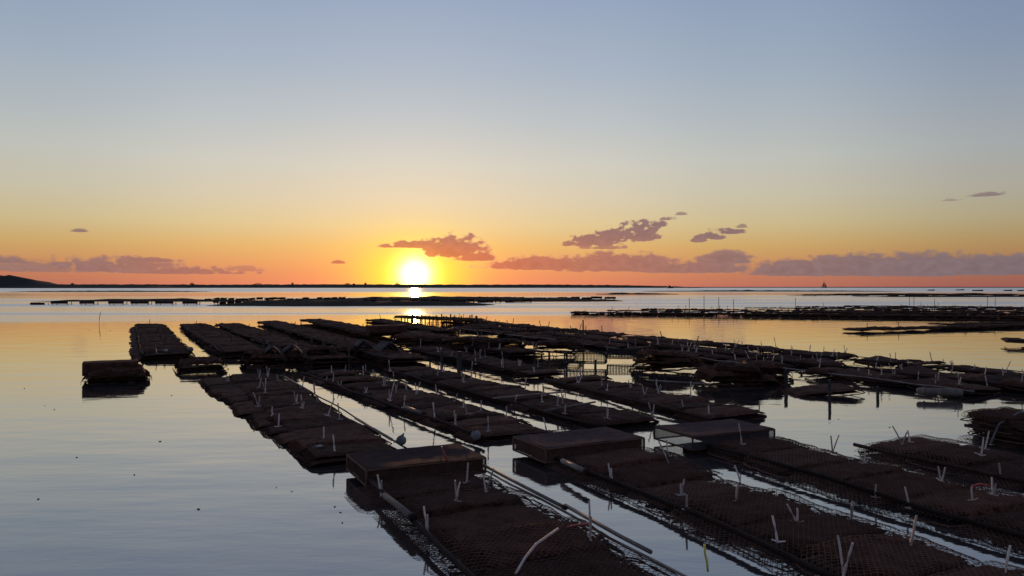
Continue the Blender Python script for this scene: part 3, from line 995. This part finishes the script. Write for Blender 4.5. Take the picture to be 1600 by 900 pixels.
# wire baskets
def basket(px, py, w, l, h, label, rz):
    c = at(px, py, 0)
    root = link('wire_basket', None, None, c + Vector((0, .15, .08)), (0, 0, rz))
    tag(root, label, 'basket', 'empty wire baskets')
    mb = MB()
    for x in (-w / 2, w / 2):
        for y in (-l / 2, l / 2):
            mb.tube([(x, y, 0), (x, y, h)], .012, 5)
        for z in (0, h):
            mb.tube([(x, -l / 2, z), (x, l / 2, z)], .012, 5)
    for y in (-l / 2, l / 2):
        for z in (0, h):
            mb.tube([(-w / 2, y, z), (w / 2, y, z)], .012, 5)
    link('frame', mb.mesh('frame', M['steel']), root)
    for y, nme in ((-l / 2, 'front_grid'), (l / 2, 'back_grid')):
        g = MB()
        for k in range(1, 12):
            g.tube([(-w / 2 + w * k / 12, y, 0), (-w / 2 + w * k / 12, y, h)], .005, 4)
        for k in range(1, 4):
            g.tube([(-w / 2, y, h * k / 4), (w / 2, y, h * k / 4)], .005, 4)
        link(nme, g.mesh(nme, M['steel']), root)
    for x in (-w / 2, w / 2):
        g = MB()
        g.tube([(x, .8 * h / 2 * math.cos(t), h / 2 + .8 * h / 2 * math.sin(t)) for t in [k * math.pi / 8 for k in range(17)]], .010, 5)
        link('end_ring', g.mesh('end_ring', M['steel']), root)
basket(916, 574, .82, .30, .20, 'empty wire basket standing in the channel', R(-14))
basket(978, 566, .75, .30, .18, 'empty wire basket behind the rounded heap', R(-10))
# overturned frame on the right rows
fo = link('trestle_frame', None, None, at(884, 528, .22), (0, 0, R(-6)))
tag(fo, 'bare trestle frame standing up on the back right row', 'trestle')
for x in (-.3, .3):
    mb = MB(); mb.tube([(x - .06, 0, 0), (x, 0, .22), (x + .06, 0, 0)], .018, 5)
    link('leg', mb.mesh('leg', M['steel']), fo)
mb = MB(); mb.tube([(-.42, 0, .22), (.36, 0, .22)], .018, 5)
link('top_bar', mb.mesh('top_bar', M['steel']), fo)

# stakes bristling on the rack under the sun
for k in range(26):
    px = 628 + 118 * k / 25 + rng.uniform(-2, 2)
    c = at(px, 507 + 3 * k / 25, 0)
    mb = MB(); mb.tube([(0, 0, -.2), (rng.uniform(-.03, .03), 0, .34 + rng.uniform(0, .16))], .028, 5)
    tag(link('stake', mb.mesh('stake', M['wood']), None, c), 'dark stake in the bristling line under the sun', 'stake', 'stakes bristling on the rack under the sun')
frow(at(745, 513, 0), at(628, 507, 0), 1.0, .24, 2, 'the staked rack under the sun', FG, legs=True, seed=30, bags=False, rack_label='rack with bristling stakes under the sun')
c_, e_ = at(745, 511, 0), at(628, 505, 0)
for k in range(12):
    q = c_.lerp(e_, (k + .5) / 12)
    o = link('stacked_bag', FAR[k % 5], None, (q.x, q.y + .1, .26), (0, 0, R(20)), (.95, 1.15, 1.1))
    tag(o, 'bag on the staked rack under the sun', 'oyster bag', 'bags on the staked rack under the sun')

# ------------------------------------------------------------------ far beds: tables of bags on mud banks
def table(p, w, label, group, h=.42, rz=0.0, full=True):
    root = link('oyster_table', None, None, p, (0, 0, rz))
    tag(root, label, 'oyster table', group)
    mb = MB()
    n = 9
    vs, fs = [], []
    for j in range(4):
        for i in range(n + 1):
            x = (-.5 + i / n) * w
            y = (-.5 + j / 3) * .9
            vs.append((x, y, h + .05 + .10 * abs(nz3(x * 2 + p[0], y * 3, p[1]))))
    for j in range(3):
        for i in range(n):
            a = j * (n + 1) + i
            fs.append((a, a + 1, a + n + 2, a + n + 1))
    o_ = len(vs)
    vs += [(v[0], v[1], h - .17) for v in vs]
    fs += [tuple(q + o_ for q in f[::-1]) for f in fs[:]]
    for i in range(n):
        fs.append((i, i + o_, i + 1 + o_, i + 1))
    mb.add(vs, fs)
    link('bag_layer', mb.mesh('bag_layer', M['netbag']), root)
    lg_ = MB(); lg_.tube([(0, 0, -.3), (0, 0, h)], .035, 4)
    lm = lg_.mesh('leg', M['steel'])
    for x in (-w / 2 + .12, w / 2 - .12):
        for y in (-.35, .35):
            link('leg', lm, root, (x, y, 0))
for k, (px, w) in enumerate([(63, 1.35), (97, 1.6), (140, 1.4), (185, 1.45), (222, 1.7), (260, 1.7), (300, 1.4)]):
    p = at(px, 476, 0)
    table(p, w, f'{ORD[k + 1]} table of bags from the left on the far left water', 'separate tables of bags on the left', .26 if k else .12)

def bank(px0, px1, py, hgt, depth, seed, name='mud_bank'):
    a, b = at(px0, py, 0), at(px1, py, 0)
    L = b.x - a.x
    nx, ny = 40, 6
    vs, fs = [], []
    for j in range(ny + 1):
        for i in range(nx + 1):
            x = a.x + L * i / nx
            t = j / ny
            env = math.sin(math.pi * min(1, max(0, i / nx))) ** .5
            y = a.y + (t - .2) * depth * (0.35 + .65 * env) + 1.5 * nz3(x * .08, seed, 0)
            z = -.06 + hgt * env * math.sin(math.pi * t) * (1 + .7 * nz3(x * .35, y * .3, seed))
            vs.append((x, y, z))
    for j in range(ny):
        for i in range(nx):
            q = j * (nx + 1) + i
            fs.append((q, q + 1, q + nx + 2, q + nx + 1))
    mb = MB(); mb.add(vs, fs)
    tag(link(name, mb.mesh(name, M['mud'], True)), kind='structure')

bank(305, 780, 477.5, .40, 16, 1)
bank(400, 985, 470.5, .42, 34, 2)
bank(40, 440, 471, .30, 9, 3)
bank(930, 1065, 460, .35, 14, 4)
bank(1000, 1420, 455.5, .5, 30, 5)
bank(1230, 1680, 461.5, .40, 18, 6)
bank(1330, 1750, 464, .25, 8, 7)
bank(0, 330, 456, .4, 25, 8)
gi = 0
for (x0, x1, py0, py1, n, what) in [(335, 590, 476, 474, 22, 'front'), (322, 600, 470, 469, 24, 'back'), (600, 830, 474, 472, 16, 'sunlit'), (640, 960, 469, 468, 18, 'farthest')]:
    for k in range(n):
        t = (k + .5) / n
        p = at(x0 + (x1 - x0) * t + rng.uniform(-2, 2), py0 + (py1 - py0) * t, 0)
        table(p, (x1 - x0) / n / F * p.y * rng.uniform(.75, 1.02), f'dark bag table in the {what} line of the far central bed', f'tables of the far central bed, {what} line', rng.uniform(.16, .34), rng.uniform(-.1, .1))
for k in range(14):
    p = at(1262 + 26 * k + rng.uniform(-5, 5), 463 - rng.uniform(0, 1.2), 0)
    table(p, rng.uniform(2, 3.4), 'dark bag table on the mud bank far right', 'tables on the far right bank', rng.uniform(.12, .3))

# ------------------------------------------------------------------ horizon: land, boats, trees
def ridge(name, prof, d, depth, label):
    """prof: (photo x, height in metres)"""
    vs, fs = [], []
    pts = []
    for (a, ha), (b, hb) in zip(prof[:-1], prof[1:]):
        k = max(2, int(abs(b - a) / 6))
        for q in range(k):
            t = q / k
            pts.append((a + (b - a) * t, ha + (hb - ha) * t))
    pts.append(prof[-1])
    for i, (px, h) in enumerate(pts):
        x = (px - 800) / F * d
        hh = h * (1 + .16 * nz3(px * .11, 2.0, 0) + .10 * nz3(px * .4, 5.0, 0))
        for (dy, f) in ((-depth * .5, -.4), (-depth * .25, .45), (0, 1.0), (depth * .3, .7), (depth * .6, -.4)):
            vs.append((x * (1 + dy / d * .3), d + dy, hh * f if f > 0 else -1.0))
    for i in range(len(pts) - 1):
        for j in range(4):
            q = i * 5 + j
            fs.append((q, q + 5, q + 6, q + 1))
    mb = MB(); mb.add(vs, fs)
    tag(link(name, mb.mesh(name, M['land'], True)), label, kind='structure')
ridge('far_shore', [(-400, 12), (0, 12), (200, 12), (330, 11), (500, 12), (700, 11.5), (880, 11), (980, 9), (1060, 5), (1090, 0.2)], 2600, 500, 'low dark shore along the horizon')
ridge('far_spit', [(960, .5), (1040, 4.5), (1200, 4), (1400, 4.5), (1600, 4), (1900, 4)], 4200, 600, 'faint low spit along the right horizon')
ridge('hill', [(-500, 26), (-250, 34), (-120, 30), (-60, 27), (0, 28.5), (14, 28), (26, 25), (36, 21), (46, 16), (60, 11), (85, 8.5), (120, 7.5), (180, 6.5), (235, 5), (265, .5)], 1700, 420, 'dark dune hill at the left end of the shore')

def bush(px, d, w, h, label):
    rr = random.Random(px)
    root = link('shore_tree', None, None, ((px - 800) / F * d, d, 9.5))
    tag(root, label, 'tree', 'small trees on the far shore')
    tr = MB()
    for k in range(3):
        x = (k - 1) * w * .25
        tr.tube([(x, 0, -9), (x * 1.1, 0, h * .3), (x * 1.3, 0, h * .7)], [.5, .4, .15], 5)
    link('trunk', tr.mesh('trunk', M['wood']), root)
    cr = MB()
    for k in range(420):
        a, q = rr.uniform(0, 6.28), rr.random() ** .5
        x, y = math.cos(a) * q * w / 2, math.sin(a) * q * w / 2
        z = rr.uniform(0, 1) * h * (1 - .8 * (2 * abs(x) / w) ** 2) * (1 + .3 * nz3(x * .5, y * .5, px))
        s = rr.uniform(.35, .8)
        ax = Vector((rr.uniform(-1, 1), rr.uniform(-1, 1), rr.uniform(-1, 1))).normalized() * s
        bx = ax.orthogonal().normalized() * s * .7
        c = Vector((x, y, z))
        cr.add([c + ax, c + bx, c - ax, c - bx], [(0, 1, 2, 3)])
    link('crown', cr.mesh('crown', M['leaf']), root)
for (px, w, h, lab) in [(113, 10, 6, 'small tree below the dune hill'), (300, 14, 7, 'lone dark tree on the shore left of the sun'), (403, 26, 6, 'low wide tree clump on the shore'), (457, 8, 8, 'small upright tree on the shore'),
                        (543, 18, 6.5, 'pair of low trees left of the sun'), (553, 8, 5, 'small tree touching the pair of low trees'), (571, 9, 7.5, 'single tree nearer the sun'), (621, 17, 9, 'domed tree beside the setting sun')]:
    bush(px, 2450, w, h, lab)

def boat(px, d, L, label, mast=0.0, sails=False, cabin=False, hull_h=.8):
    root = link('boat', None, None, ((px - 800) / F * d, d, 0), (0, 0, rng.uniform(-.25, .25)))
    tag(root, label, 'boat', 'boats on the horizon')
    mb = MB()
    sec = []
    for t in (0, .12, .4, .7, .9, 1.0):
        w = L * .15 * (1 - abs(2 * t - .8) ** 3 * .75) if t < 1 else L * .01
        sec.append((L * (t - .5), max(w, L * .01), hull_h * (1 + .4 * t * t)))
    vs = []
    for (x, w, h) in sec:
        vs += [(x, -w, h), (x, -w * .7, -.15), (x, w * .7, -.15), (x, w, h)]
    fs = [(4 * i + k, 4 * i + 4 + k, 4 * i + 5 + k, 4 * i + 1 + k) for i in range(5) for k in range(3)]
    fs += [(4 * i + 3, 4 * i + 7, 4 * i + 4, 4 * i) for i in range(5)] + [(0, 1, 2, 3), (23, 22, 21, 20)]
    mb.add(vs, fs)
    link('hull', mb.mesh('hull', M['hull']), root)
    if cabin:
        c = MB(); c.box((-L * .12, 0, hull_h + L * .085), (L * .36, L * .2, L * .17)); c.box((-L * .2, 0, hull_h + L * .2), (L * .2, L * .17, L * .1))
        link('cabin', c.mesh('cabin', M['hull']), root)
    if mast:
        c = MB(); c.tube([(L * .02, 0, hull_h * .5), (L * .02, 0, mast)], [L * .012, L * .008], 6)
        link('mast', c.mesh('mast', M['hull']), root)
    if sails:
        for nme, pts in (('mainsail', [(-.02, .08), (-.42, .10), (-.03, .93)]), ('foresail', [(.06, .06), (.45, .06), (.06, .78)])):
            c = MB()
            v = [(L * x, L * .01, hull_h + (mast - hull_h) * z) for x, z in pts]
            c.add(v + [(p_[0], p_[1] + .25, p_[2]) for p_ in v], [(0, 1, 2), (5, 4, 3), (0, 3, 4, 1), (1, 4, 5, 2), (2, 5, 3, 0)])
            link(nme, c.mesh(nme, M['sail']), root)
boat(1047, 1500, 13, 'dark work boat with cabin and mast on the horizon', 9.5, False, True, 2.4)
boat(1288, 2600, 20, 'sailing boat with two sails far out on the right', 24, True, False, 2)
for k, (px, d, L, lab) in enumerate([(1455, 380, 3.5, 'small moored boat, first of the far right line'), (1527, 330, 4.6, 'long low boat near the right edge of the horizon'), (1500, 420, 4.5, 'low boat left of the long low boat'),
                                     (1575, 340, 3.8, 'low boat right of the long low boat'), (1595, 330, 3.2, 'low boat cut by the right frame edge')]):
    boat(px, d, L, lab, hull_h=.45)

# floating weed scraps on the open water
wd = MB()
wd.add([(-.03, 0, .004), (-.005, .014, .010), (.03, .004, .004), (.004, -.012, .006), (0, 0, .016), (0, 0, -.004)],
       [(0, 3, 4), (3, 2, 4), (2, 1, 4), (1, 0, 4), (3, 0, 5), (2, 3, 5), (1, 2, 5), (0, 1, 5)])
wdm = wd.mesh('weed_scrap', M['weed'])
for (px, py) in [(432, 762), (523, 792), (532, 801), (310, 796), (535, 817), (456, 768), (139, 516), (172, 517), (38, 607), (268, 618), (70, 634), (85, 640), (120, 715), (210, 742), (1310, 655), (1390, 668), (60, 780), (250, 690)]:
    p = at(px, py, 0)
    s = rng.uniform(.3, .65) * (1 if py > 600 else 2)
    tag(link('weed_scrap', wdm, None, p, (0, 0, rng.uniform(0, 6)), (s, s, s)), 'tiny dark scrap of weed floating on open water', 'weed', 'weed scraps on the water')
